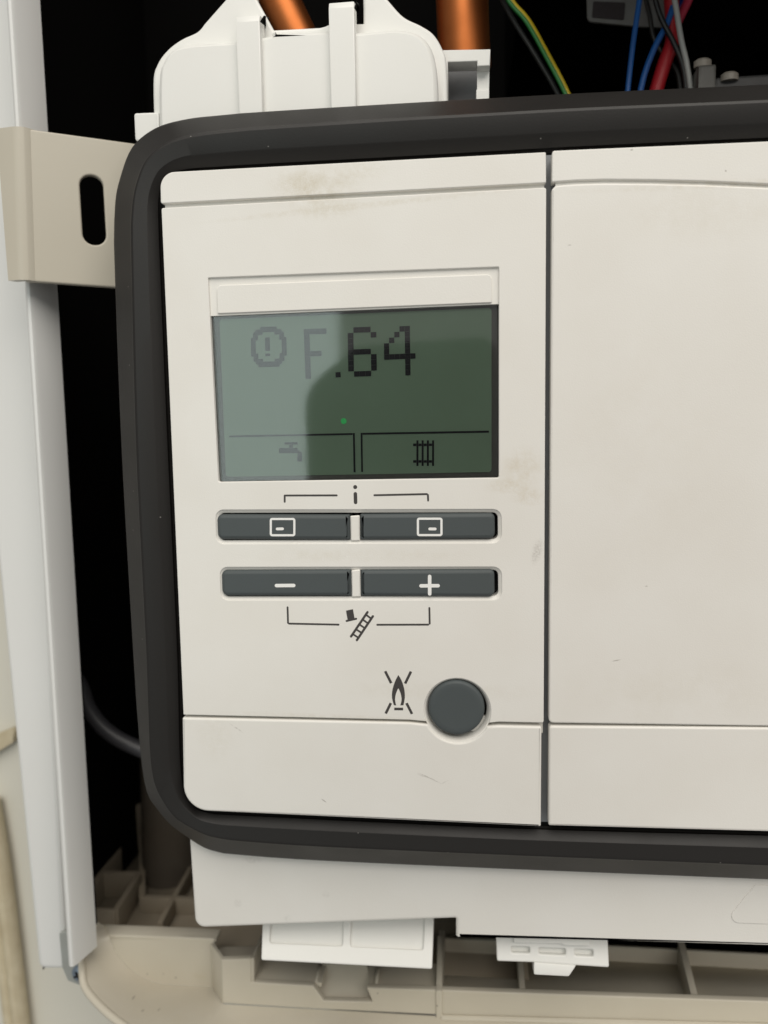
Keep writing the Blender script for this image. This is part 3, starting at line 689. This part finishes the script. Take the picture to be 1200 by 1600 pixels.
# sloping ledge behind the rim, then the floor of the trough and its far wall
zl = P(600, 1544, fd).z - .0012
def hquad(l, z, th=.0015):
    q_ = [PZ(x, y, z) for x, y in l]
    return MB().prism([Vector((p.x, max(p.y, fd + .0023), p.z)) for p in q_], (0, 0, -th))
build('tray_ledge', hquad([(385, 1542), (500, 1546), (512, 1503), (395, 1495)], zl), beige_abs, tray, bevel=.0003)
build('tray_ledge', hquad([(575, 1549), (690, 1553), (690, 1505), (575, 1503)], zl), beige_abs, tray, bevel=.0003)
# block with the dark pocket
kz = P(347, 1500, fd).z
build('pocket_side', MB().prism([P(329, 1474, fd + .010), P(347, 1500, fd), P(348, 1568, fd), P(331, 1542, fd + .010)], (.0012, .0005, 0)), beige_abs, tray, bevel=.0002)
build('pocket_side', MB().prism([P(392, 1498, fd), P(410, 1455, fd + .016), P(410, 1490, fd + .016), P(392, 1535, fd)], (.0010, .0005, 0)), beige_abs, tray, bevel=.0002)
build('pocket_floor', MB().prism([P(340, 1480, fd + .016), P(412, 1480, fd + .016), P(396, 1530, fd + .002), P(346, 1530, fd + .002)], (0, .0012, -.0006)), beige_abs, tray)
# trough
zf = P(900, 1552, fd).z - .010
fy = fd + .030
xa, xb = P(690, 1550, fd).x, .20
build('trough_floor', MB().box(xa, xb, fd + .0024, fy, zf - .0012, zf), beige_abs, tray)
zr = P(900, 1482, fy).z
build('trough_back_wall', MB().box(xa, xb, fy, fy + .002, zf - .0012, zr + .001), beige_abs, tray)
build('rib', MB().box(P(681, 1550, fd - .0005).x, P(691, 1550, fd - .0005).x, fd - .0008, fy, zs, P(686, 1547, fd).z + .0004), beige_abs, tray, bevel=.0005)
build('rib', MB().prism([P(681, 1547, fd), P(691, 1547, fd), PZ(690, 1462, P(686, 1547, fd).z + .004), PZ(684, 1462, P(686, 1547, fd).z + .004)], (0, 0, -.004)), beige_abs, tray, bevel=.0004)
for (xf, xk, wp_) in ((812, 806, 12), (1083, 1058, 14)):
    zt_ = zf + .0075
    p0_, p1_ = P(xf, 1550, fd + .0022), P(xk, 1500, fy)
    build('rib', MB().prism([Vector((p0_.x, fd + .0022, zt_)), Vector((p0_.x + wp_ * S(fd) * .8, fd + .0022, zt_)), Vector((p1_.x + wp_ * S(fd) * .8, fy, zt_ + .002)), Vector((p1_.x, fy, zt_ + .002))], (0, 0, -.0098)), beige_abs, tray, bevel=.0003)
# pale edge line along the foot of the rim
build('tray_foot_line', MB().tube([P(x, y, fd - .0006) for x, y in ((690, 1590), (1000, 1598), (1430, 1610))], .0009, 8), beige_abs, tray)
# compartments behind the left wall, deeper in the casing
shaded_beige = mat('tray_beige_shaded', (.30, .26, .20), .55, .3, mottle=.5, mscale=60)  # tray beige darkened: the shade of the deep compartments, put into the colour
zc = P(180, 1445, .050).z
yF, yB = .052, .150
build('compartment_floor', MB().box(-.148, .02, yF - .004, yB, zc - .012, zc - .0105), shaded_beige, tray)
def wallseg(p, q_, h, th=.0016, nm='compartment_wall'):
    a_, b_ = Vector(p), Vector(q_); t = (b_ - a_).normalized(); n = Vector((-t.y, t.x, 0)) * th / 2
    build(nm, MB().prism([a_ + n, b_ + n, b_ - n, a_ - n], (0, 0, h)), shaded_beige, tray, bevel=.0003)
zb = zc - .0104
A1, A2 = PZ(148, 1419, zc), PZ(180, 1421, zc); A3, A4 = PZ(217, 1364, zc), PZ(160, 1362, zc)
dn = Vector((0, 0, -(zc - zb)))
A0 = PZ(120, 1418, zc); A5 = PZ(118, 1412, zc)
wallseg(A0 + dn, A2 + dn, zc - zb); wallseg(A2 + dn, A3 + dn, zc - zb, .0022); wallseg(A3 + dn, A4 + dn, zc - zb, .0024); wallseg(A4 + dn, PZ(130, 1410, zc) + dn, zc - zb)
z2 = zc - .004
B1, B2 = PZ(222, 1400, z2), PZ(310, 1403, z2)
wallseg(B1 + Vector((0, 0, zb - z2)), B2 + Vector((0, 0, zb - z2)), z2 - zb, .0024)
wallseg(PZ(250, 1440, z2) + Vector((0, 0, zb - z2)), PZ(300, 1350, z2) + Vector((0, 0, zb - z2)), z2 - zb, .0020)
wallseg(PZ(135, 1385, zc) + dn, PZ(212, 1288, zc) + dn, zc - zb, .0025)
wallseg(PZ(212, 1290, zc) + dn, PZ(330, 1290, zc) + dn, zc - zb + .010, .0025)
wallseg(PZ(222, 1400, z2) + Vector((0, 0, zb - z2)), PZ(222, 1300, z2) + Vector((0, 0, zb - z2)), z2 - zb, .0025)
# grimy round duct behind, seen under the corner of the surround
tubething('duct_pipe', [(262, 1150), (264, 1260), (266, 1400)], .100, 46, mat('duct_brown', (.115, .098, .078), .5, .4, mottle=.8, mscale=40), 'brownish round pipe stub standing in the tray behind the corner of the surround', 'pipe')

# ------------------------------------------------------------------ the phone that takes the picture, mirrored in the display
phone = empty('smartphone', CAM + Vector((-.02, .02, -.11)), 'dark smartphone held up before the panel, seen only mirrored in the display', 'phone')
fr_ = CAM + Vector((0, -.004, 0))
ph = fillet([fr_ + Vector(v) for v in ((-.086, 0, .024), (-.058, 0, .046), (.016, 0, .049), (.016, 0, -.092), (-.086, 0, -.092))], [.022, .012, .010, .01, .01])
plate('phone_body', [ph], mat('phone_black', (.006, .008, .007), .5, .2), phone, .008, .001, normal=(0, 1, 0))
